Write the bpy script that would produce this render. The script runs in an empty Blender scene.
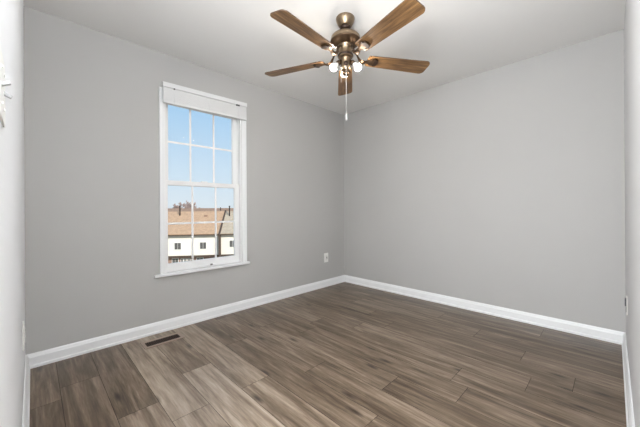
import bpy, math, random
from mathutils import Vector, Matrix

S = bpy.context.scene
COL = S.collection
random.seed(7)

# ------------------------------------------------------------------ camera
CAM_H = 1.0626
F_PX, YAW, ROLL, SHIFT_PX = 290.27, math.radians(45.29), math.radians(0.332), -4.45
cam_d = bpy.data.cameras.new('camera')
cam = bpy.data.objects.new('camera', cam_d)
COL.objects.link(cam)
cam_d.sensor_fit = 'HORIZONTAL'
cam_d.sensor_width = 36.0
cam_d.lens = F_PX / 640 * 36.0
cam_d.shift_y = SHIFT_PX / 640
cam_d.clip_start = 0.01
cam_d.clip_end = 600
_f = Vector((math.cos(YAW), math.sin(YAW), 0))
_r = Vector((math.sin(YAW), -math.cos(YAW), 0))
_u = Vector((0, 0, 1))
_rc = _r * math.cos(ROLL) - _u * math.sin(ROLL)
_uc = _r * math.sin(ROLL) + _u * math.cos(ROLL)
m = Matrix((( _rc.x, _uc.x, -_f.x, 0), (_rc.y, _uc.y, -_f.y, 0), (_rc.z, _uc.z, -_f.z, CAM_H), (0, 0, 0, 1)))
cam.matrix_world = m
S.camera = cam

# ------------------------------------------------------------------ world, sun, lights, exposure
S.view_settings.view_transform = 'Standard'
S.view_settings.look = 'None'
S.view_settings.gamma = 1.0
S.view_settings.use_curve_mapping = False
S.view_settings.exposure = 0.0

w = bpy.data.worlds.new('sky')
S.world = w
w.use_nodes = True
nt = w.node_tree
nt.nodes.clear()
tc = nt.nodes.new('ShaderNodeTexCoord')
sep = nt.nodes.new('ShaderNodeSeparateXYZ')
rmp = nt.nodes.new('ShaderNodeValToRGB')
bg = nt.nodes.new('ShaderNodeBackground')
out = nt.nodes.new('ShaderNodeOutputWorld')
nt.links.new(tc.outputs['Generated'], sep.inputs[0])
nt.links.new(sep.outputs['Z'], rmp.inputs[0])
nt.links.new(rmp.outputs[0], bg.inputs[0])
nt.links.new(bg.outputs[0], out.inputs[0])
e = rmp.color_ramp.elements
e[0].position = 0.0; e[0].color = (0.74, 0.82, 0.88, 1)
e[1].position = 1.0; e[1].color = (0.17, 0.36, 0.72, 1)
x = e.new(0.08); x.color = (0.68, 0.81, 0.92, 1)
x = e.new(0.30); x.color = (0.42, 0.65, 0.89, 1)
bg.inputs[1].default_value = 1.0


def lamp(name, kind, loc, direction, energy, color=(1, 1, 1), **kw):
    d = bpy.data.lights.new(name, kind)
    d.energy = energy
    d.color = color
    for k, v in kw.items():
        setattr(d, k, v)
    o = bpy.data.objects.new(name, d)
    COL.objects.link(o)
    o.location = loc
    o.rotation_euler = Vector(direction).to_track_quat('-Z', 'Y').to_euler()
    return o


# the low sun stands behind this house and lights the fronts across the yard
sun_dir = _f * 0.62 - _r * 0.60 - _u * 0.50
lamp('sun', 'SUN', (0, 0, 30), sun_dir, 5.2, (1.0, 0.95, 0.87), angle=math.radians(0.6))
# unseen fill panel added in the hallway, shining in through the open doorway
lamp('hallway_fill', 'AREA', (-0.34, 0.31, 1.12), (1, 0.05, 0.12), 58, (0.955, 0.98, 1.0), shape='RECTANGLE', size=0.70, size_y=1.75)
# the photographer's flash beside the doorway, pointed at the ceiling
lamp('bounce_flash', 'SPOT', (0.20, 0.30, 1.70), (0.05, 0.05, 1), 212, (0.945, 0.97, 1.0), spot_size=math.radians(170), spot_blend=1.0, shadow_soft_size=0.08)

BULB_STRENGTH = 240.0

# ------------------------------------------------------------------ helpers
ROOM_X0, ROOM_X1, ROOM_Y0, ROOM_Y1, CEIL = -0.038, 3.2514, -0.0639, 2.7802, 2.44


def srgb(r, g, b):
    f = lambda c: (c / 255 / 12.92) if c <= 10 else ((c / 255 + 0.055) / 1.055) ** 2.4
    return (f(r), f(g), f(b), 1)


class MB:
    """collects shapes and links them as ONE mesh object"""

    def __init__(self):
        self.v, self.f, self.sm = [], [], []

    def add(self, verts, faces, smooth=False, M=None):
        n = len(self.v)
        for p in verts:
            p = Vector(p)
            self.v.append(M @ p if M else p)
        for fc in faces:
            self.f.append([i + n for i in fc])
            self.sm.append(smooth)
        return self

    def box(self, x0, x1, y0, y1, z0, z1, M=None, bevel=0.0):
        if bevel <= 0:
            vs = [(x, y, z) for x in (x0, x1) for y in (y0, y1) for z in (z0, z1)]
            fs = [(0, 1, 3, 2), (4, 6, 7, 5), (0, 4, 5, 1), (2, 3, 7, 6), (0, 2, 6, 4), (1, 5, 7, 3)]
            return self.add(vs, fs, M=M)
        import bmesh
        bm = bmesh.new()
        bmesh.ops.create_cube(bm, size=1.0)
        for q in bm.verts:
            q.co = Vector(((x0 + x1) / 2 + q.co.x * (x1 - x0), (y0 + y1) / 2 + q.co.y * (y1 - y0), (z0 + z1) / 2 + q.co.z * (z1 - z0)))
        bmesh.ops.bevel(bm, geom=bm.edges[:], offset=bevel, segments=2, profile=0.5, affect='EDGES')
        bm.verts.index_update()
        self.add([q.co.copy() for q in bm.verts], [[q.index for q in fc.verts] for fc in bm.faces], M=M)
        bm.free()
        return self

    def lathe(self, prof, n=40, M=None, smooth=True, caps=True):
        vs, fs = [], []
        for r, z in prof:
            for k in range(n):
                a = 2 * math.pi * k / n
                vs.append((r * math.cos(a), r * math.sin(a), z))
        for i in range(len(prof) - 1):
            for k in range(n):
                k2 = (k + 1) % n
                fs.append((i * n + k, i * n + k2, (i + 1) * n + k2, (i + 1) * n + k))
        self.add(vs, fs, smooth, M)
        if caps:
            for i in (0, len(prof) - 1):
                if prof[i][0] > 1e-5:
                    b = len(self.v) - len(vs) + i * n
                    self.f.append([b + k for k in range(n)])
                    self.sm.append(False)
        return self

    def tube(self, pts, rad, n=10, smooth=True):
        pts = [Vector(p) for p in pts]
        rads = rad if isinstance(rad, (list, tuple)) else [rad] * len(pts)
        vs, fs = [], []
        for i, p in enumerate(pts):
            t = (pts[min(i + 1, len(pts) - 1)] - pts[max(i - 1, 0)]).normalized()
            a = t.orthogonal().normalized() if i == 0 else (pa - t * pa.dot(t)).normalized()
            pa = a
            b = t.cross(a)
            for k in range(n):
                an = 2 * math.pi * k / n
                vs.append(p + (a * math.cos(an) + b * math.sin(an)) * rads[i])
        for i in range(len(pts) - 1):
            for k in range(n):
                k2 = (k + 1) % n
                fs.append((i * n + k, i * n + k2, (i + 1) * n + k2, (i + 1) * n + k))
        fs.append(list(range(n - 1, -1, -1)))
        fs.append([(len(pts) - 1) * n + k for k in range(n)])
        return self.add(vs, fs, smooth)

    def prism(self, outline, z0, z1, M=None):
        """outline in x, y extruded from z0 to z1"""
        n = len(outline)
        vs = [(x, y, z0) for x, y in outline] + [(x, y, z1) for x, y in outline]
        fs = [list(range(n - 1, -1, -1)), list(range(n, 2 * n))] + [(i, (i + 1) % n, n + (i + 1) % n, n + i) for i in range(n)]
        return self.add(vs, fs, M=M)

    def build(self, name, mat, parent=None, fix=True):
        me = bpy.data.meshes.new(name)
        me.from_pydata([tuple(p) for p in self.v], [], self.f)
        me.polygons.foreach_set('use_smooth', self.sm)
        if fix:
            import bmesh
            bm = bmesh.new()
            bm.from_mesh(me)
            bmesh.ops.recalc_face_normals(bm, faces=bm.faces[:])
            bm.to_mesh(me)
            bm.free()
        me.update()
        me.materials.append(mat)
        o = bpy.data.objects.new(name, me)
        COL.objects.link(o)
        if parent:
            o.parent = parent
        return o


def tag(o, label=None, cat=None, group=None, kind=None):
    for k, v in (('label', label), ('category', cat), ('group', group), ('kind', kind)):
        if v:
            o[k] = v
    return o


def empty(name, loc, rz=0.0):
    o = bpy.data.objects.new(name, None)
    COL.objects.link(o)
    o.empty_display_size = 0.1
    o.location = loc
    o.rotation_euler = (0, 0, rz)
    return o


def copy_tree(o, parent=None):
    c = o.copy()
    COL.objects.link(c)
    if parent:
        c.parent = parent
    for ch in [q for q in bpy.data.objects if q.parent == o]:
        copy_tree(ch, c)
    return c


# ------------------------------------------------------------------ materials
def mat(name, color, rough=0.6, metal=0.0, noise=0.0, scale=20.0, bump=0.0, spec=0.5, bscale=None):
    M = bpy.data.materials.new(name)
    M.use_nodes = True
    t = M.node_tree
    b = t.nodes['Principled BSDF']
    b.inputs['Roughness'].default_value = rough
    b.inputs['Metallic'].default_value = metal
    b.inputs['Specular IOR Level'].default_value = spec
    co = t.nodes.new('ShaderNodeTexCoord')
    n = t.nodes.new('ShaderNodeTexNoise')
    n.inputs['Scale'].default_value = scale
    n.inputs['Detail'].default_value = 4
    t.links.new(co.outputs['Object'], n.inputs['Vector'])
    r = t.nodes.new('ShaderNodeValToRGB')
    r.color_ramp.elements[0].position = 0.3
    r.color_ramp.elements[1].position = 0.7
    r.color_ramp.elements[0].color = [c * (1 - noise) for c in color[:3]] + [1]
    r.color_ramp.elements[1].color = [min(1, c * (1 + noise)) for c in color[:3]] + [1]
    t.links.new(n.outputs['Fac'], r.inputs[0])
    t.links.new(r.outputs[0], b.inputs['Base Color'])
    if bump:
        n2 = t.nodes.new('ShaderNodeTexNoise')
        n2.inputs['Scale'].default_value = bscale or scale * 6
        t.links.new(co.outputs['Object'], n2.inputs['Vector'])
        bp = t.nodes.new('ShaderNodeBump')
        bp.inputs['Strength'].default_value = bump
        bp.inputs['Distance'].default_value = 0.002
        t.links.new(n2.outputs['Fac'], bp.inputs['Height'])
        t.links.new(bp.outputs[0], b.inputs['Normal'])
    return M


WALL = mat('grey_wall_paint', srgb(184, 183, 181), 0.75, noise=0.012, scale=1.5, bump=0.04, bscale=160, spec=0.3)
LITWALL_LEFT = mat('left_wall_painted_light', srgb(234, 235, 237), 0.7, noise=0.01, scale=1.5, bump=0.04, bscale=160, spec=0.3)  # light falling on the left wall is put into this whiter colour
LITWALL_RIGHT = mat('right_wall_painted_light', srgb(217, 217, 218), 0.72, noise=0.012, scale=1.5, bump=0.04, bscale=160, spec=0.3)  # wall grey lifted, so the right wall's brightness is painted in
CEILM = mat('white_ceiling_paint', srgb(232, 231, 229), 0.9, noise=0.01, scale=1.2, bump=0.05, bscale=120, spec=0.2)
TRIM = mat('white_trim_paint', srgb(238, 239, 240), 0.35, noise=0.01, scale=3, spec=0.4)
VINYL = mat('white_vinyl', srgb(240, 240, 240), 0.35, noise=0.008, scale=4, spec=0.4)
PLASTIC = mat('white_plastic', srgb(238, 237, 233), 0.4, noise=0.01, scale=30)
TOGGLE = mat('pale_grey_toggle', srgb(176, 176, 176), 0.4, noise=0.01, scale=30)
SLOT = mat('dark_slot', srgb(60, 58, 56), 0.6)
GREYPL = mat('grey_plastic', srgb(92, 92, 94), 0.5, noise=0.03)
BRASS = mat('antique_brass', srgb(146, 128, 106), 0.34, 1.0, noise=0.12, scale=30)
BRASSD = mat('dark_antique_brass', srgb(92, 74, 58), 0.48, 1.0, noise=0.15, scale=30)
BLACKM = mat('dark_bronze', srgb(58, 44, 36), 0.45, 0.6, noise=0.1, scale=20)
BLIND = mat('white_blind_vinyl', srgb(226, 227, 227), 0.45, noise=0.01, scale=8)
CHAIN = mat('pale_chain', srgb(206, 203, 198), 0.4, noise=0.03, scale=200)
REGF = mat('brown_register_metal', srgb(158, 140, 126), 0.45, 0.2, noise=0.05, scale=40)
WELL = mat('dark_vent_well', srgb(28, 20, 16), 0.9)
REGD = mat('register_louver', srgb(54, 36, 27), 0.6, 0.0, noise=0.1, scale=40)
LATCH = mat('grey_latch', srgb(120, 120, 118), 0.4, 0.5)
JAMB = mat('white_door_jamb', srgb(236, 236, 235), 0.4)


def glass():
    M = bpy.data.materials.new('window_glass')
    M.use_nodes = True
    t = M.node_tree
    t.nodes.clear()
    o = t.nodes.new('ShaderNodeOutputMaterial')
    mx = t.nodes.new('ShaderNodeMixShader')
    tr = t.nodes.new('ShaderNodeBsdfTransparent')
    gl = t.nodes.new('ShaderNodeBsdfGlossy')
    gl.inputs['Roughness'].default_value = 0.02
    fr = t.nodes.new('ShaderNodeFresnel')
    fr.inputs['IOR'].default_value = 1.06
    tr.inputs['Color'].default_value = (0.99, 0.995, 0.995, 1)
    t.links.new(fr.outputs[0], mx.inputs[0])
    t.links.new(tr.outputs[0], mx.inputs[1])
    t.links.new(gl.outputs[0], mx.inputs[2])
    t.links.new(mx.outputs[0], o.inputs[0])
    return M


GLASS = glass()


def emit(name, color, strength):
    M = bpy.data.materials.new(name)
    M.use_nodes = True
    t = M.node_tree
    b = t.nodes['Principled BSDF']
    b.inputs['Base Color'].default_value = (1, 0.96, 0.9, 1)
    b.inputs['Emission Color'].default_value = color
    b.inputs['Emission Strength'].default_value = strength
    return M


BULB = emit('lit_bulb', (1.0, 0.92, 0.81, 1), BULB_STRENGTH)


def wood(name, stretch, cols, rough, rand_attr=None, scale=1.0, knots=True, bump=0.15):
    """cols: [(pos, srgb)...]; grain runs along the axis with the small stretch"""
    M = bpy.data.materials.new(name)
    M.use_nodes = True
    t = M.node_tree
    N = t.nodes.new
    L = t.links.new
    b = t.nodes['Principled BSDF']
    co = N('ShaderNodeTexCoord')
    vec = co.outputs['Object']
    if rand_attr:
        at = N('ShaderNodeAttribute')
        at.attribute_name = rand_attr
        cb = N('ShaderNodeCombineXYZ')
        for i, k in enumerate((37.0, 91.0, 13.0)):
            mu = N('ShaderNodeMath'); mu.operation = 'MULTIPLY'; mu.inputs[1].default_value = k
            L(at.outputs['Fac'], mu.inputs[0]); L(mu.outputs[0], cb.inputs[i])
        ad = N('ShaderNodeVectorMath'); ad.operation = 'ADD'
        L(vec, ad.inputs[0]); L(cb.outputs[0], ad.inputs[1])
        vec = ad.outputs[0]
    mp = N('ShaderNodeMapping')
    mp.inputs['Scale'].default_value = stretch
    L(vec, mp.inputs['Vector'])
    # broad tone drift + cathedral bands + fine fibre
    n1 = N('ShaderNodeTexNoise'); n1.inputs['Scale'].default_value = 1.6 * scale; n1.inputs['Detail'].default_value = 5; n1.inputs['Roughness'].default_value = 0.6; n1.inputs['Distortion'].default_value = 0.9
    n2 = N('ShaderNodeTexNoise'); n2.inputs['Scale'].default_value = 7 * scale; n2.inputs['Detail'].default_value = 6; n2.inputs['Roughness'].default_value = 0.7
    L(mp.outputs[0], n1.inputs['Vector']); L(mp.outputs[0], n2.inputs['Vector'])
    mx = N('ShaderNodeMath'); mx.operation = 'MULTIPLY_ADD'; mx.inputs[1].default_value = 0.62
    L(n1.outputs['Fac'], mx.inputs[0])
    m2 = N('ShaderNodeMath'); m2.operation = 'MULTIPLY'; m2.inputs[1].default_value = 0.38
    L(n2.outputs['Fac'], m2.inputs[0]); L(m2.outputs[0], mx.inputs[2])
    fac = mx.outputs[0]
    if rand_attr:
        tn = N('ShaderNodeAttribute'); tn.attribute_name = 'tone'
        sb = N('ShaderNodeMath'); sb.operation = 'MULTIPLY_ADD'; sb.inputs[1].default_value = 0.17; sb.inputs[2].default_value = -0.075
        L(tn.outputs['Fac'], sb.inputs[0])
        a2 = N('ShaderNodeMath'); a2.operation = 'ADD'
        L(fac, a2.inputs[0]); L(sb.outputs[0], a2.inputs[1])
        fac = a2.outputs[0]
    r = N('ShaderNodeValToRGB')
    el = r.color_ramp.elements
    el[0].position = cols[0][0]; el[0].color = srgb(*cols[0][1])
    el[1].position = cols[-1][0]; el[1].color = srgb(*cols[-1][1])
    for p, c in cols[1:-1]:
        q = el.new(p); q.color = srgb(*c)
    L(fac, r.inputs[0])
    color = r.outputs[0]
    if knots:
        mk = N('ShaderNodeMapping'); mk.inputs['Scale'].default_value = (stretch[0] * 0.42, stretch[1] * 1.7, 1) if stretch[0] > stretch[1] else (stretch[0] * 1.7, stretch[1] * 0.42, 1)
        L(vec, mk.inputs['Vector'])
        vo = N('ShaderNodeTexVoronoi'); vo.voronoi_dimensions = '2D'; vo.inputs['Scale'].default_value = 0.8 * scale
        L(mk.outputs[0], vo.inputs['Vector'])
        kr = N('ShaderNodeValToRGB')
        kr.color_ramp.elements[0].position = 0.015; kr.color_ramp.elements[0].color = (0.22, 0.20, 0.19, 1)
        kr.color_ramp.elements[1].position = 0.075; kr.color_ramp.elements[1].color = (1, 1, 1, 1)
        L(vo.outputs['Distance'], kr.inputs[0])
        mul = N('ShaderNodeMix'); mul.data_type = 'RGBA'; mul.blend_type = 'MULTIPLY'; mul.inputs[0].default_value = 0.9
        L(color, mul.inputs[6]); L(kr.outputs[0], mul.inputs[7])
        color = mul.outputs[2]
    L(color, b.inputs['Base Color'])
    b.inputs['Roughness'].default_value = rough
    bp = N('ShaderNodeBump'); bp.inputs['Strength'].default_value = bump; bp.inputs['Distance'].default_value = 0.0015
    L(n2.outputs['Fac'], bp.inputs['Height']); L(bp.outputs[0], b.inputs['Normal'])
    return M


FLOOR = wood('grey_brown_laminate', (11.0, 0.8, 1.0), [(0.31, (60, 47, 35)), (0.44, (94, 79, 64)), (0.54, (121, 105, 89)), (0.66, (155, 139, 122)), (0.80, (184, 168, 152))], 0.33, rand_attr='plank')
FLOOR.node_tree.nodes['Principled BSDF'].inputs['Specular IOR Level'].default_value = 0.42
BLADE = wood('golden_oak_blade', (1.4, 22.0, 1.0), [(0.34, (58, 40, 25)), (0.45, (108, 79, 50)), (0.54, (136, 102, 66)), (0.66, (168, 132, 90))], 0.45, knots=False, bump=0.08)
EDGE = mat('dark_blade_edge', srgb(84, 62, 44), 0.5, noise=0.1, scale=10)
SEAM = mat('floor_underlay', srgb(46, 38, 33), 0.8)

# ------------------------------------------------------------------ room shell
X0, X1, Y0, Y1 = ROOM_X0, ROOM_X1, ROOM_Y0, ROOM_Y1
TH = 0.14
DOOR_Y0, DOOR_Y1, DOOR_Z = -0.02, 0.66, 2.03


def struct(mb, name, material, label, parent=None):
    o = mb.build(name, material, parent)
    if not parent:
        tag(o, label, name.split('_')[0], kind='structure')
    return o


# floor: staggered planks along Y, each its own tone
PW, PL, GAP = 0.1909, 1.28, 0.0011
first = 0.1112
joints = {0: 2.332, 1: 1.776, 2: 1.56, 3: 1.968, 4: 1.553, 5: 0.855, 6: 1.418, 7: 0.96, 8: 0.61, 9: 0.712, 10: 0.365, 11: 1.45, 12: 0.46, 13: 2.1, 14: 1.2}
fv, ff, fr_, fm, ft = [], [], [], [], []
PLANK_SHEEN_TONES = {(2, 0.28): 1.15, (2, 1.56): 1.1, (3, 0.69): 1.3, (3, 1.97): 0.8, (4, 0.27): 0.75, (4, 1.55): 1.0, (1, 0.50): 0.75, (1, 1.78): 0.3, (0, 1.05): 0.25, (0, 2.33): 0.2}   # tone of chosen planks; the paler ones have the window's sheen painted in
HX0, HX1, HY0, HY1 = -1.25, X0 - TH, -0.70, 1.40     # hallway behind the doorway


def quad(x0, x1, y0, y1, z, r, mi, tone=0.4):
    n = len(fv)
    fv.extend([(x0, y0, z), (x1, y0, z), (x1, y1, z), (x0, y1, z)])
    ff.append((n, n + 1, n + 2, n + 3)); fr_.append(r); fm.append(mi); ft.append(tone)


quad(X0 - TH, X1 + 0.02, Y0 - 0.02, Y1 + 0.02, -0.0025, 0, 1)
for k in range(-1, 18):
    xa, xb = first + k * PW, first + (k + 1) * PW
    xa, xb = max(xa, X0 - 0.01), min(xb, X1 + 0.01)
    if xb <= xa:
        continue
    j = joints.get(k, (0.37 * k) % PL)
    ys = sorted(j + q * PL for q in range(-4, 5))
    for ya, yb in zip(ys, ys[1:]):
        a, b = max(ya, Y0 - 0.01), min(yb, Y1 + 0.01)
        if b > a:
            quad(xa + GAP, xb - GAP, a + GAP, b - GAP, 0.0, random.random(), 0, next((v for (kk, yy), v in PLANK_SHEEN_TONES.items() if kk == k and abs(yy - ya) < 0.02), random.uniform(0.15, 0.6)))
me = bpy.data.meshes.new('floor')
me.from_pydata(fv, [], ff)
me.materials.append(FLOOR); me.materials.append(SEAM)
me.polygons.foreach_set('material_index', fm)
at = me.attributes.new('plank', 'FLOAT', 'FACE')
at.data.foreach_set('value', fr_)
at = me.attributes.new('tone', 'FLOAT', 'FACE')
at.data.foreach_set('value', ft)
fl = bpy.data.objects.new('floor', me)
COL.objects.link(fl)
tag(fl, 'grey brown wood laminate plank floor', 'floor', kind='structure')

struct(MB().box(X0 - TH, X1 + TH, Y0 - TH, Y1 + TH, CEIL, CEIL + 0.1), 'ceiling', CEILM, 'flat white ceiling')
struct(MB().box(X1, X1 + TH, Y0 - TH, Y1 + TH, -0.1, CEIL), 'wall_back', WALL, 'plain grey wall facing the doorway')
struct(MB().box(X0 - TH, X1, Y0 - TH, Y0, -0.1, CEIL), 'wall_right', LITWALL_RIGHT, 'grey wall with light painted into its colour at the right edge of the photo')
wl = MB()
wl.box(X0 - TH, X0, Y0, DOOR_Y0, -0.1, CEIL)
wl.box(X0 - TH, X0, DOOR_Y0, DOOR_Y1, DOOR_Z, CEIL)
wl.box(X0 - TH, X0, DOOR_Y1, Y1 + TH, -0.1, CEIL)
struct(wl, 'wall_left', LITWALL_LEFT, 'wall with light painted into its colour at the left edge of the photo')
WX0, WX1, WZ0, WZ1 = 0.828, 1.583, 0.49, 2.09
ww = MB()
ww.box(X0, WX0, Y1, Y1 + TH, -0.1, CEIL)
ww.box(WX1, X1, Y1, Y1 + TH, -0.1, CEIL)
ww.box(WX0, WX1, Y1, Y1 + TH, -0.1, WZ0)
ww.box(WX0, WX1, Y1, Y1 + TH, WZ1, CEIL)
struct(ww, 'wall_window', WALL, 'grey wall with the window')
# hallway shell behind the doorway
hw = MB()
hw.box(HX0 - 0.1, HX0, HY0 - 0.1, HY1 + 0.1, -0.1, CEIL)
hw.box(HX0, HX1, HY0 - 0.1, HY0, -0.1, CEIL)
hw.box(HX0, HX1, HY1, HY1 + 0.1, -0.1, CEIL)
struct(hw, 'wall_hallway', WALL, 'hallway walls behind the doorway')
struct(MB().box(HX0 - 0.1, HX1, HY0 - 0.1, HY1 + 0.1, CEIL, CEIL + 0.1), 'ceiling_hallway', CEILM, 'hallway ceiling')
struct(MB().box(HX0 - 0.1, HX1, HY0 - 0.1, HY1 + 0.1, -0.1, -0.0026), 'floor_hallway', SEAM, 'hallway floor')
jb = MB()
jb.box(X0 - TH, X0, DOOR_Y1 - 0.015, DOOR_Y1, 0.0, DOOR_Z)
jb.box(X0 - TH, X0, DOOR_Y0, DOOR_Y0 + 0.012, 0.0, DOOR_Z)
jb.box(X0 - TH, X0, DOOR_Y0, DOOR_Y1, DOOR_Z - 0.015, DOOR_Z)
struct(jb, 'trim_1', JAMB, 'white jamb lining the open doorway')

# baseboards: a moulded profile swept along each wall
BT, BH = 0.0225, 0.0947
prof = [(0, 0), (BT, 0), (BT, 0.016), (BT - 0.006, 0.022), (BT - 0.007, 0.070), (BT - 0.011, 0.078), (BT - 0.013, 0.086), (0.004, BH), (0, BH)]


def baseboard(name, a, b, nrm, label, miter=(0, 0)):
    """a, b on the wall line; nrm points into the room; miter = +1 shortens by the depth at that end"""
    a, b, nrm = Vector((*a, 0)), Vector((*b, 0)), Vector((*nrm, 0))
    t = (b - a).normalized()
    vs, fs = [], []
    for end, s, p in ((0, 1, a), (1, -1, b)):
        for d, z in prof:
            vs.append(p + nrm * d + t * (s * d * miter[end]) + Vector((0, 0, z)))
    n = len(prof)
    for i in range(n):
        fs.append((i, (i + 1) % n, n + (i + 1) % n, n + i))
    fs.append(list(range(n))); fs.append(list(range(n, 2 * n)))
    struct(MB().add(vs, fs), name, TRIM, label)


baseboard('baseboard_window', (X0, Y1), (X1, Y1), (0, -1), 'white baseboard below the window', (1, 1))
baseboard('baseboard_back', (X1, Y1), (X1, Y0), (-1, 0), 'white baseboard along the plain back wall', (1, 1))
baseboard('baseboard_right', (X1, Y0), (X0 + 0.05, Y0), (0, 1), 'white baseboard along the right wall', (1, 0))
baseboard('baseboard_left', (X0, DOOR_Y1 + 0.0), (X0, Y1), (1, 0), 'white baseboard along the left wall', (0, 1))

# ------------------------------------------------------------------ window
win = empty('window_1', (0, 0, 0))
tag(win, 'white double hung window with grilles', 'window', kind='structure')
c = MB()
CW0, CW1 = 0.785, 1.633
for a, b in ((CW0, WX0), (WX1, CW1)):
    c.box(a, b, Y1 - 0.010, Y1 - 0.0005, 0.50, 2.135, bevel=0.002)
c.box(CW0, CW0 + 0.016, Y1 - 0.016, Y1 - 0.009, 0.50, 2.135, bevel=0.002)
c.box(CW1 - 0.016, CW1, Y1 - 0.016, Y1 - 0.009, 0.50, 2.135, bevel=0.002)
c.box(WX0 - 0.001, WX1 + 0.001, Y1 - 0.010, Y1 - 0.0005, WZ1, 2.135, bevel=0.002)
c.build('window_casing', TRIM, win)
MB().box(0.737, 1.665, Y1 - 0.030, Y1 + 0.05, 0.478, 0.502, bevel=0.007).build('window_stool', TRIM, win)
# vinyl frame (jamb liners, head, sill) inside the opening
c = MB()
FD0, FD1 = Y1 + 0.002, Y1 + 0.13
c.box(WX0, WX0 + 0.012, FD0, FD1, 0.50, WZ1)
c.box(WX1 - 0.014, WX1, FD0, FD1, 0.50, WZ1)
c.box(WX0, WX1, FD0, FD1, WZ1 - 0.012, WZ1)
c.box(WX0, WX1, Y1 + 0.045, FD1, 0.49, 0.512)
c.box(WX0 + 0.012, WX0 + 0.022, Y1 + 0.060, Y1 + 0.066, 0.512, WZ1 - 0.012)
c.box(WX1 - 0.024, WX1 - 0.014, Y1 + 0.060, Y1 + 0.066, 0.512, WZ1 - 0.012)
c.build('window_frame', VINYL, win)


def sash(name, ya, yb, z0, z1, xa, xb, sl, sr, rb, rt, mz, shifts):
    s = MB()
    s.box(xa, xa + sl, ya, yb, z0, z1, bevel=0.003)
    s.box(xb - sr, xb, ya, yb, z0, z1, bevel=0.003)
    s.box(xa + sl - .002, xb - sr + .002, ya, yb, z0, z0 + rb, bevel=0.003)
    s.box(xa + sl - .002, xb - sr + .002, ya, yb, z1 - rt, z1, bevel=0.003)
    o = s.build(name, VINYL, win)
    yc = (ya + yb) / 2
    p = MB().box(xa + sl - .004, xb - sr + .004, yc - .002, yc + .002, z0 + rb - .004, z1 - rt + .004).build('pane', GLASS, o)
    g = MB()
    gx0, gx1 = xa + sl, xb - sr
    for q in (1, 2):
        xq = gx0 + (gx1 - gx0) * q / 3 + shifts[q - 1]
        g.box(xq - .009, xq + .009, yc - .007, yc - .0022, z0 + rb, z1 - rt)
    g.box(gx0, gx1, yc - .0075, yc - .0023, mz - .009, mz + .009)
    g.build('grille', VINYL, o)
    return o


lower = sash('lower_sash', Y1 + 0.028, Y1 + 0.058, 0.504, 1.330, WX0 + 0.012, WX1 - 0.016, 0.022, 0.052, 0.074, 0.042, 0.938, (0.001, 0.013))
upper = sash('upper_sash', Y1 + 0.068, Y1 + 0.098, 1.288, 2.075, WX0 + 0.012, WX1 - 0.016, 0.040, 0.052, 0.042, 0.045, 1.687, (-0.012, 0.008))
# sash lift and its small latch on the bottom rail
MB().box(1.10, 1.30, Y1 + 0.020, Y1 + 0.030, 0.518, 0.526, bevel=0.002).build('sash_lift', VINYL, lower)
MB().box(1.245, 1.268, Y1 + 0.016, Y1 + 0.030, 0.514, 0.528, bevel=0.002).build('sash_latch', LATCH, lower)
MB().box(1.17, 1.23, Y1 + 0.036, Y1 + 0.066, 1.330, 1.340, bevel=0.003).build('sash_lock', VINYL, lower)

# ------------------------------------------------------------------ mini blind, raised
bl = empty('window_blind', (1.215, Y1, 2.02))
tag(bl, 'white mini blind raised to the top of the window', 'blind')


def bchild(mb, name, material, parent=bl):
    o = mb.build(name, material, parent)
    o.matrix_parent_inverse = Matrix.Translation(-bl.location) if parent is bl else Matrix.Identity(4)
    return o


BX0, BX1 = 0.806, 1.628
bchild(MB().box(BX0, BX1, Y1 - 0.046, Y1 - 0.010, 2.150, 2.192, bevel=0.003), 'headrail', BLIND)
c = MB()
nz = 25
for k in range(nz):
    z = 2.034 + (2.147 - 2.034) * k / (nz - 1)
    n = 5
    vs = []
    for xx in (BX0 + 0.004, BX1 - 0.006):
        for q in range(n):
            u = q / (n - 1)
            vs.append((xx, Y1 - 0.041 + 0.026 * u, z + 0.0022 * math.sin(math.pi * u) - 0.0006))
    vs += [(x, y, zz - 0.0042) for x, y, zz in vs]
    fs = []
    for q in range(n - 1):
        fs += [(q, q + 1, n + q + 1, n + q), (2 * n + q, 3 * n + q, 3 * n + q + 1, 2 * n + q + 1)]
    fs += [(0, n, 3 * n, 2 * n), (n - 1, 3 * n - 1, 4 * n - 1, 2 * n - 1)]
    c.add(vs, fs)
o = bchild(c, 'slats', BLIND)
bchild(MB().box(BX0 + 0.003, BX1 - 0.005, Y1 - 0.042, Y1 - 0.014, 2.012, 2.031, bevel=0.003), 'bottom_rail', BLIND)
for xx in (0.90, 1.215, 1.53):
    bchild(MB().tube([(xx, Y1 - 0.0435, 2.150), (xx, Y1 - 0.0435, 2.016)], 0.0016, 6), 'ladder_cord', BLIND)
bchild(MB().box(0.895, 0.907, Y1 - 0.050, Y1 - 0.038, 2.140, 2.152, bevel=0.001), 'cord_guide', LATCH)
bchild(MB().box(1.500, 1.540, Y1 - 0.053, Y1 - 0.040, 2.138, 2.153, bevel=0.003), 'cord_lock', GREYPL)
bchild(MB().tube([(1.515, Y1 - 0.048, 2.140), (1.517, Y1 - 0.046, 1.9), (1.518, Y1 - 0.044, 1.55)], 0.0022, 8), 'lift_cord', BLIND)

bl.rotation_euler = (0, -0.017, 0)      # the blind hangs a touch low on its left
bl.location.z -= 0.007

# ------------------------------------------------------------------ wall plates
def plate(wid, hei, dep):
    """cover plate in local x (width), z (height), facing -y"""
    return MB().box(-wid / 2, wid / 2, -dep, 0, -hei / 2, hei / 2, bevel=min(dep * 0.45, 0.004))


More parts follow.
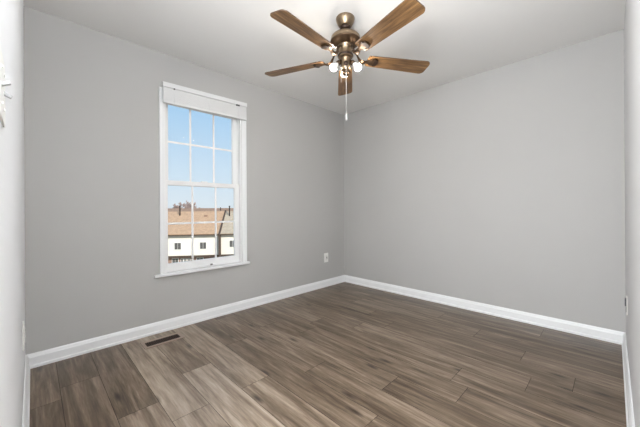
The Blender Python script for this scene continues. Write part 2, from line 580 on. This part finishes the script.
def outlet(loc, rz, label):
    t = empty('wall_outlet', loc, rz)
    tag(t, label, 'outlet')
    plate(0.080, 0.126, 0.007).build('cover_plate', PLASTIC, t)
    for s in (1, -1):
        r = MB().prism([(0.017 * math.cos(a) * (1 if abs(math.cos(a)) < .8 else .95), 0.0145 * math.sin(a)) for a in [2 * math.pi * k / 20 for k in range(20)]], 0, 0.003,
                       M=Matrix.Translation((0, -0.007, s * 0.021)) @ Matrix.Rotation(math.pi / 2, 4, 'X')).build('socket', PLASTIC, t)
        q = MB()
        q.box(-0.0075, -0.0050, -0.0106, -0.0098, s * 0.021 - 0.001, s * 0.021 + 0.008)
        q.box(0.0050, 0.0075, -0.0106, -0.0098, s * 0.021 - 0.001, s * 0.021 + 0.008)
        q.box(-0.002, 0.002, -0.0106, -0.0098, s * 0.021 - 0.009, s * 0.021 - 0.005)
        q.build('slots', SLOT, r)
    MB().box(0.004, 0.014, -0.0125, -0.0068, -0.014, 0.012, bevel=0.002).build('test_button', SLOT, t) if 'corner' in label else None
    MB().lathe([(0.003, 0), (0.0025, 0.001), (0, 0.0012)], 10, M=Matrix.Translation((0, -0.007, 0)) @ Matrix.Rotation(math.pi / 2, 4, 'X')).build('screw', PLASTIC, t)
    return t


outlet((2.862, Y1, 0.395), 0, 'white outlet plate low on the window wall near the far corner')
outlet((X0, 2.03, 0.452), math.radians(90), 'white outlet plate seen edge on low on the left wall')
# right wall: a plate with a raised dark grey block and a narrow strip below
t = empty('wall_plate', (2.80, Y0, 0.412), math.radians(180))
tag(t, 'small wall plate with dark grey block and strip low on the right wall', 'wall jack')
plate(0.070, 0.115, 0.005).build('cover_plate', PLASTIC, t)
MB().box(-0.020, 0.020, -0.013, -0.0045, -0.004, 0.046, bevel=0.003).build('insert', GREYPL, t)
MB().box(-0.006, 0.006, -0.008, -0.0045, -0.046, -0.010, bevel=0.001).build('lower_strip', GREYPL, t)
# left wall: two gang switch beside the doorway
t = empty('light_switch', (X0, 0.722, 1.268), math.radians(90))
tag(t, 'white double light switch with two toggles on the left wall', 'light switch')
plate(0.116, 0.108, 0.0035).build('cover_plate', PLASTIC, t)
for xx, sgn in ((-0.024, 1), (0.024, -1)):
    g = MB()
    a = Matrix.Translation((xx, -0.0015, 0)) @ Matrix.Rotation(math.radians(26) * -sgn, 4, 'X')
    g.box(-0.0042, 0.0042, -0.0125, 0.0, -0.0030, 0.0030, M=a, bevel=0.0010)
    g.build('toggle', TOGGLE, t)
    for zz in (0.030, -0.030):
        MB().lathe([(0.0034, 0), (0.003, 0.0012), (0, 0.0016)], 12, M=Matrix.Translation((xx, -0.0035, zz)) @ Matrix.Rotation(math.pi / 2, 4, 'X')).build('screw', PLASTIC, t)

# ------------------------------------------------------------------ floor register
t = empty('floor_register', (0.750, 2.582, 0.0))
tag(t, 'brown metal floor vent below the window wall', 'vent')
c = MB()
ox, oy, ix, iy = 0.146, 0.070, 0.123, 0.042
for a in ((-ox, ox, iy, oy), (-ox, ox, -oy, -iy), (-ox, -ix, -iy, iy), (ix, ox, -iy, iy)):
    c.box(a[0], a[1], a[2], a[3], 0.0002, 0.0045)
c.build('vent_frame', REGF, t)
MB().box(-ix, ix, -iy, iy, 0.0002, 0.0008).build('vent_well', WELL, t)
c = MB()
for k in range(19):
    xx = -ix + 0.010 + k * (2 * ix - 0.020) / 18
    c.box(xx - 0.0024, xx + 0.0024, -iy, iy, 0.0008, 0.0038)
c.box(-ix, ix, -0.003, 0.003, 0.0008, 0.0042)
c.build('louvers', REGD, t)

# ------------------------------------------------------------------ ceiling fan
FC = Vector((1.609, 1.355, CEIL))
fan = empty('ceiling_fan', FC)
tag(fan, 'five blade ceiling fan with oak blades, brass motor and lit bulbs', 'ceiling fan')
can = MB().lathe([(0.064, 0), (0.067, -0.004), (0.067, -0.012), (0.064, -0.026), (0.056, -0.044), (0.047, -0.058), (0.043, -0.064), (0.0, -0.064)], 48).build('canopy', BRASS, fan)
MB().lathe([(0.038, -0.062), (0.038, -0.070), (0.034, -0.082), (0.028, -0.088), (0.0, -0.088)], 32).build('canopy_collar', BLACKM, can)
MB().lathe([(0.014, -0.086), (0.014, -0.114), (0.022, -0.117), (0.022, -0.122), (0.0, -0.122)], 24).build('downrod', BRASS, fan)
mo = MB().lathe([(0.0, -0.117), (0.035, -0.118), (0.070, -0.122), (0.092, -0.131), (0.104, -0.144), (0.107, -0.154), (0.107, -0.168)], 56, caps=False).build('motor_housing', BRASS, fan)
MB().lathe([(0.107, -0.168), (0.109, -0.170), (0.109, -0.175), (0.104, -0.179), (0.092, -0.188), (0.074, -0.198), (0.0, -0.200)], 56).build('motor_base', BRASSD, mo)
sw = MB().lathe([(0.054, -0.198), (0.054, -0.206), (0.048, -0.212), (0.048, -0.262), (0.054, -0.270), (0.054, -0.278), (0.044, -0.284), (0.0, -0.284)], 40).build('switch_housing', BRASS, fan)
MB().lathe([(0.0555, -0.268), (0.0565, -0.272), (0.0565, -0.279), (0.0545, -0.282)], 40, caps=False).build('housing_ring', BLACKM, sw)
kit = MB().lathe([(0.040, -0.282), (0.036, -0.300), (0.032, -0.310), (0.034, -0.345), (0.038, -0.352), (0.036, -0.372), (0.022, -0.384), (0.0, -0.386)], 36).build('light_kit', BRASS, fan)
MB().lathe([(0.012, -0.382), (0.014, -0.390), (0.024, -0.396), (0.026, -0.404), (0.020, -0.413), (0.008, -0.419), (0.006, -0.424), (0.0, -0.426)], 24).build('finial', BRASSD, fan)
cam_az = math.pi + YAW      # direction from the fan to the doorway
kn = Vector((math.cos(cam_az), math.sin(cam_az), 0))
KM = Matrix.Translation(kn * 0.034 + Vector((0, 0, -0.345))) @ kn.to_track_quat('Z', 'Y').to_matrix().to_4x4()
MB().lathe([(0.016, 0), (0.017, 0.008), (0.013, 0.014), (0, 0.016)], 20, M=KM).build('switch_cap', BLACKM, kit)
# three sockets with clear-tipped bulbs
for k, da in enumerate((82, -82, 180)):
    az = cam_az + math.radians(da)
    d = Vector((math.cos(az), math.sin(az), 0))
    ax = (d * 0.74 - Vector((0, 0, 0.67))).normalized()
    base = d * 0.031 + Vector((0, 0, -0.310))
    R = ax.to_track_quat('Z', 'Y').to_matrix().to_4x4()
    Mx = Matrix.Translation(base) @ R
    so = MB().lathe([(0.010, 0), (0.012, 0.012), (0.0175, 0.018), (0.019, 0.036), (0.016, 0.037), (0.0, 0.034)], 24, M=Mx).build('lamp_socket', BRASSD, fan)
    MB().lathe([(0.011, 0.034), (0.013, 0.040), (0.020, 0.053), (0.0255, 0.068), (0.0265, 0.074)], 24, M=Mx, caps=False).build('bulb_base', PLASTIC, so)
    MB().lathe([(0.0265, 0.074), (0.0262, 0.079), (0.0238, 0.088), (0.018, 0.095), (0.009, 0.0995), (0.0, 0.101)], 24, M=Mx, caps=False).build('bulb', BULB, so)
# pull chains
p = kn * 0.030
c = MB().tube([p + Vector((0, 0, -0.352)), p * 1.45 + Vector((0, 0, -0.362)), p * 1.5 + Vector((0, 0, -0.70))], 0.0016, 8)
ch = c.build('pull_chain', CHAIN, fan)
MB().lathe([(0.002, 0), (0.0045, -0.006), (0.0062, -0.030), (0.0066, -0.050), (0.004, -0.056), (0, -0.058)], 14, M=Matrix.Translation(p * 1.5 + Vector((0, 0, -0.695)))).build('chain_pull', CHAIN, ch)
p2 = Vector((math.cos(cam_az - 0.9), math.sin(cam_az - 0.9), 0)) * 0.036
MB().tube([p2 + Vector((0, 0, -0.362)), p2 * 1.2 + Vector((0, 0, -0.372)), p2 * 1.22 + Vector((0, 0, -0.475))], 0.0018, 8).build('pull_chain', CHAIN, fan)

# blades: local x runs outward, pitched so the counter-clockwise edge hangs lower
ZB = 2.149 - CEIL
R0, R1 = 0.165, 0.658


def blade_outline():
    pts = []
    w0, w1 = 0.052, 0.068
    pts.append((R0, -w0 + 0.010))
    pts.append((R0 + 0.012, -w0))
    rc = 0.034
    for k in range(7):
        a = -math.pi / 2 + k / 6 * math.pi / 2
        pts.append((R1 - rc + rc * math.cos(a), -w1 + rc + rc * math.sin(a)))
    for k in range(7):
        a = k / 6 * math.pi / 2
        pts.append((R1 - rc + rc * math.cos(a), w1 - rc + rc * math.sin(a)))
    pts.append((R0 + 0.012, w0))
    pts.append((R0, w0 - 0.010))
    return pts


PITCH = math.radians(-12)
BM = Matrix.Rotation(PITCH, 4, 'X')
iron = [  # r, z at centre, half width
    (0.052, -0.226 - ZB, 0.010), (0.074, -0.234 - ZB, 0.010), (0.096, 0.014, 0.012), (0.112, -0.016, 0.022), (0.128, -0.020, 0.024), (0.146, -0.017, 0.018),
    (0.160, -0.011, 0.014), (0.176, -0.0085, 0.020), (0.196, -0.0085, 0.034), (0.216, -0.0085, 0.038), (0.232, -0.0085, 0.035), (0.244, -0.0085, 0.024), (0.248, -0.0085, 0.008)]


def build_iron():
    mb = MB()
    vs, fs = [], []
    n = len(iron)
    for r, z, hw in iron:
        for yy, dz in ((-hw, 0.0), (-hw * 0.55, -0.006), (hw * 0.55, -0.006), (hw, 0.0), (hw, 0.004), (-hw, 0.004)):
            vs.append((r, yy, z + dz))
    for i in range(n - 1):
        for k in range(6):
            k2 = (k + 1) % 6
            fs.append((i * 6 + k, i * 6 + k2, (i + 1) * 6 + k2, (i + 1) * 6 + k))
    fs.append(list(range(6))); fs.append([(n - 1) * 6 + k for k in range(6)])
    # rigid pitch only beyond the neck
    out = []
    for x, y, z in vs:
        k = min(1, max(0, (x - 0.10) / 0.06))
        v = Matrix.Rotation(PITCH * k, 4, 'X') @ Vector((x, y, z)) if k > 0 else Vector((x, y, z))
        out.append(v)
    mb.add(out, fs, smooth=False)
    return mb


def make_blade():
    b = MB().prism(blade_outline(), -0.0030, 0.0035, M=None).build('fan_blade', BLADE, fan)
    b.data.materials.append(EDGE)
    for pl in b.data.polygons:
        if abs(pl.normal.z) < 0.5:
            pl.material_index = 1
    b.rotation_euler = (0, 0, 0)
    return b


b0, i0 = make_blade(), build_iron().build('blade_bracket', BRASSD, fan)
e0 = MB()
e0.add(*(lambda ol: ([(x, y, -0.0165) for x, y in ol] + [(x, y, -0.0085) for x, y in ol],
                     [list(range(len(ol) - 1, -1, -1)), list(range(len(ol), 2 * len(ol)))] + [(q, (q + 1) % len(ol), len(ol) + (q + 1) % len(ol), len(ol) + q) for q in range(len(ol))]))
       ([(0.222 + 0.022 * math.cos(a) * 1.0, 0.034 * math.sin(a)) for a in [-math.pi / 2 + math.pi * k / 10 for k in range(11)]] + [(0.214, 0.030), (0.214, -0.030)]), M=BM)
e0 = e0.build('bracket_cap', BLACKM, i0)
for k in range(5):
    ang = math.radians(40.6 + 72 * k)
    rot = Matrix.Translation((0, 0, ZB)) @ Matrix.Rotation(ang, 4, 'Z')
    b = b0 if k == 0 else b0.copy()
    i_ = i0 if k == 0 else i0.copy()
    if k:
        COL.objects.link(b); COL.objects.link(i_)
        ec = e0.copy(); COL.objects.link(ec); ec.parent = i_
    b.matrix_basis = rot @ BM
    i_.matrix_basis = rot

# ------------------------------------------------------------------ outside: ground, townhouses, tree
GZ = -7.8
GRASS = mat('dormant_lawn', srgb(150, 140, 112), 0.95, noise=0.25, scale=0.6)
SIDING = mat('white_siding', srgb(226, 220, 208), 0.8, noise=0.02, scale=0.5)
BRICKW = mat('brown_brick', srgb(150, 122, 108), 0.9, noise=0.15, scale=3)
ROOFA = mat('tan_shingles', srgb(176, 146, 118), 0.95, noise=0.14, scale=2.5)
ROOFB = mat('grey_tan_shingles', srgb(172, 158, 138), 0.95, noise=0.14, scale=2.5)
ROOFC = mat('dull_brown_shingles', srgb(140, 116, 98), 0.95, noise=0.14, scale=2)
DARKW = mat('dark_brown_board', srgb(78, 64, 54), 0.85, noise=0.1, scale=2)
OWIN = mat('dark_house_glass', srgb(92, 90, 88), 0.25, noise=0.1, scale=1)
OTRIM = mat('house_white_trim', srgb(232, 230, 224), 0.7)
BARK = mat('bare_branches', srgb(172, 152, 144), 0.95, noise=0.1, scale=4)
VENTM = mat('dark_vent_pipe', srgb(62, 58, 58), 0.7, 0.3)

struct(MB().box(-60, 200, 10, 220, GZ - 0.3, GZ), 'ground', GRASS, 'winter lawn outside the window')
AZ = math.atan2(_r.y, _r.x)
TURN = math.radians(9)      # the row across the yard is turned a little from square


def px(xp, D):
    return (xp - 320) / F_PX * D


def townhouse(D, x0, x1, eave, ridge, roofm, label, windows, ground_windows, pipes, vents=(), party=None, depth=9.0, bottom=-5.2):
    piv = px(200, D)
    x0, x1 = x0 - piv, x1 - piv
    windows = [(a[0] - piv,) + tuple(a[1:]) for a in windows]
    ground_windows = [(a[0] - piv,) + tuple(a[1:]) for a in ground_windows]
    t = empty('townhouse', _f * D + _r * piv + Vector((0, 0, GZ)), AZ + TURN)
    spot = lambda xp, yy: (px(xp, D) - piv) + yy * (math.tan(TURN) + (xp - 320) / F_PX)      # roof point seen at pixel column xp
    tag(t, label, 'house')
    L = lambda z: z - GZ
    MB().box(x0, x1, 0, depth, L(bottom), L(eave)).build('upper_wall', SIDING, t)
    MB().box(x0 + 0.02, x1 - 0.02, 0.45, depth - 0.3, 0, L(bottom)).build('ground_floor_wall', BRICKW, t)
    rf = MB()
    ov, th = 0.40, 0.14
    mid = depth / 2
    sl = (ridge - eave) / (mid + ov)
    for s in (0, 1):
        ya, yb = (-ov, mid) if s == 0 else (depth + ov, mid)
        za, zb = L(eave), L(ridge)
        vs = [(x0 - .05, ya, za), (x1 + .05, ya, za), (x1 + .05, yb, zb), (x0 - .05, yb, zb)]
        vs += [(x, y, z + th) for x, y, z in vs]
        rf.add(vs, [(3, 2, 1, 0), (4, 5, 6, 7), (0, 1, 5, 4), (1, 2, 6, 5), (2, 3, 7, 6), (3, 0, 4, 7)])
    for xx in (x0 + .02, x1 - .02):
        rf.add([(xx, 0, L(eave)), (xx, depth, L(eave)), (xx, mid, L(ridge))], [(0, 1, 2)])
    rf.build('roof', roofm, t)
    MB().box(x0, x1, -ov - 0.10, -ov + 0.02, L(eave) - 0.10, L(eave) + 0.05).build('gutter', DARKW, t)
    MB().box(x0, x1, -0.04, 0.44, L(bottom) - 0.28, L(bottom)).build('overhang_beam', DARKW, t)

    def hwin(xc, zc, w_, h_, y, shutters=False):
        f_ = MB()
        f_.box(xc - w_ / 2 - .07, xc + w_ / 2 + .07, y - .05, y, L(zc) - h_ / 2 - .07, L(zc) + h_ / 2 + .07)
        o = f_.build('house_window', OTRIM, t)
        p = MB()
        p.box(xc - w_ / 2, xc - .02, y - .07, y - .05, L(zc) - h_ / 2, L(zc) + h_ / 2)
        p.box(xc + .02, xc + w_ / 2, y - .07, y - .05, L(zc) - h_ / 2, L(zc) + h_ / 2)
        p.build('pane', OWIN, o)
    for a in windows:
        hwin(*a, 0.0)
    for a in ground_windows:
        hwin(*a, 0.45)
    for xc, yy, h_ in pipes:
        xc = spot(xc, yy)
        zz = L(eave) + sl * (yy + ov) + th
        MB().lathe([(0.09, zz - 0.1), (0.08, zz + h_ * 0.9), (0.12, zz + h_ * 0.9), (0.12, zz + h_), (0, zz + h_)], 12, M=Matrix.Translation((xc, yy, 0))).build('vent_pipe', VENTM, t)
    for xc, yy in vents:
        xc = spot(xc, yy)
        zz = L(eave) + sl * (yy + ov) + th
        MB().box(xc - 0.22, xc + 0.22, yy - 0.2, yy + 0.2, zz - 0.2, zz + 0.16).build('roof_vent', ROOFC, t)
    if party is not None:
        xa, xb, fwd, up = party
        xa, xb = xa - piv, xb - piv
        ol = [(-fwd, 0), (-fwd, L(eave) + 0.1), (-ov - 0.15, L(eave) + up), (mid, L(ridge) + up), (mid + 1, L(ridge) - .5), (mid + 1, 0)]
        vs = [(xa, y, z) for y, z in ol] + [(xb, y, z) for y, z in ol]
        n = len(ol)
        MB().add(vs, [list(range(n)), list(range(2 * n - 1, n - 1, -1))] + [(q, (q + 1) % n, n + (q + 1) % n, n + q) for q in range(n)]).build('party_wall', DARKW, t)
    return t


D1 = 40.0
zpx = lambda yp, D, xp=200: CAM_H - (yp - (209.05 + (320 - xp) * 0.0058)) / F_PX * D
EAVE, RIDGE = zpx(234.8, D1 - .4), zpx(212.3, D1 + 4.5)
xs = lambda p: px(p, D1)
townhouse(D1, xs(70), xs(218), EAVE, RIDGE, ROOFA, 'white townhouse with tan shingle roof seen through the left window panes',
          [(xs(p), zpx(245.6, D1), 0.80, 0.88) for p in (152, 179, 202.8)],
          [(xs(175.6), zpx(262, D1), 0.75, 1.0), (xs(182), zpx(262, D1), 0.26, 0.9), (xs(185), zpx(262, D1), 0.26, 0.9), (xs(188.4), zpx(262, D1), 0.26, 0.9), (xs(199), zpx(262, D1), 0.8, 1.0)],
          [(181.6, 3.6, 1.45)], [(206, 3.4)])
townhouse(D1 + 0.1, xs(219.0), xs(290), EAVE, RIDGE, ROOFB, 'white townhouse with grey shingle roof and dark party wall seen through the right panes',
          [(xs(231), zpx(244.5, D1), 0.75, 0.9)], [(xs(228), zpx(262, D1), 0.8, 1.0)],
          [(228.7, 3.4, 1.5)], party=(xs(218.05) + 0.06, xs(219.8), 1.0, 0.32))
D2 = 62.0
townhouse(D2, px(60, D2), px(300, D2), zpx(222, D2), zpx(208.8, D2 + 5), ROOFC, 'low brown roofed townhouse row behind the front houses',
          [], [], [(220, 4, 0.7)], depth=10, bottom=zpx(236, D2))


def bare_tree(D, xp, top_y, spread, label):
    base = Vector((_f.x * D, _f.y * D, GZ)) + _r * px(xp, D)
    t = empty('bare_tree', base)
    tag(t, label, 'tree')
    H = zpx(top_y, D, xp) - GZ
    MB().tube([(0, 0, 0), (0.05, 0, H * 0.3), (0, 0.05, H * 0.52)], [0.28, 0.22, 0.15], 8).build('trunk', BARK, t)
    br = MB()

    def grow(p, d, ln, r, lvl):
        q = p + d * ln
        md = p + d * ln * 0.5 + Vector((random.uniform(-1, 1), random.uniform(-1, 1), 0)) * ln * 0.06
        br.tube([p, md, q], [max(r, .04), max(r * 0.8, .035), max(r * 0.6, .03)], 4)
        if lvl == 0:
            return
        for _ in range(4 if lvl > 1 else 5):
            nd = (d + Vector((random.uniform(-1, 1), random.uniform(-1, 1), random.uniform(-.3, .7))) * 0.75).normalized()
            grow(p + d * ln * random.uniform(0.45, 1.0), nd, ln * random.uniform(0.55, 0.75), r * 0.55, lvl - 1)
    for k in range(6):
        a = k * 2.4
        d = Vector((math.cos(a) * spread, math.sin(a) * spread, 0.8)).normalized()
        grow(Vector((0, 0.05, H * (0.42 + 0.018 * k))), d, H * 0.20, 0.12, 4)
    br.build('branches', BARK, t)


bare_tree(82.0, 185.5, 197.5, 0.55, 'bare leafless tree above the roof in the left window panes')
bare_tree(90.0, 197.0, 203.0, 0.6, 'smaller bare tree right of the taller tree behind the roofs')
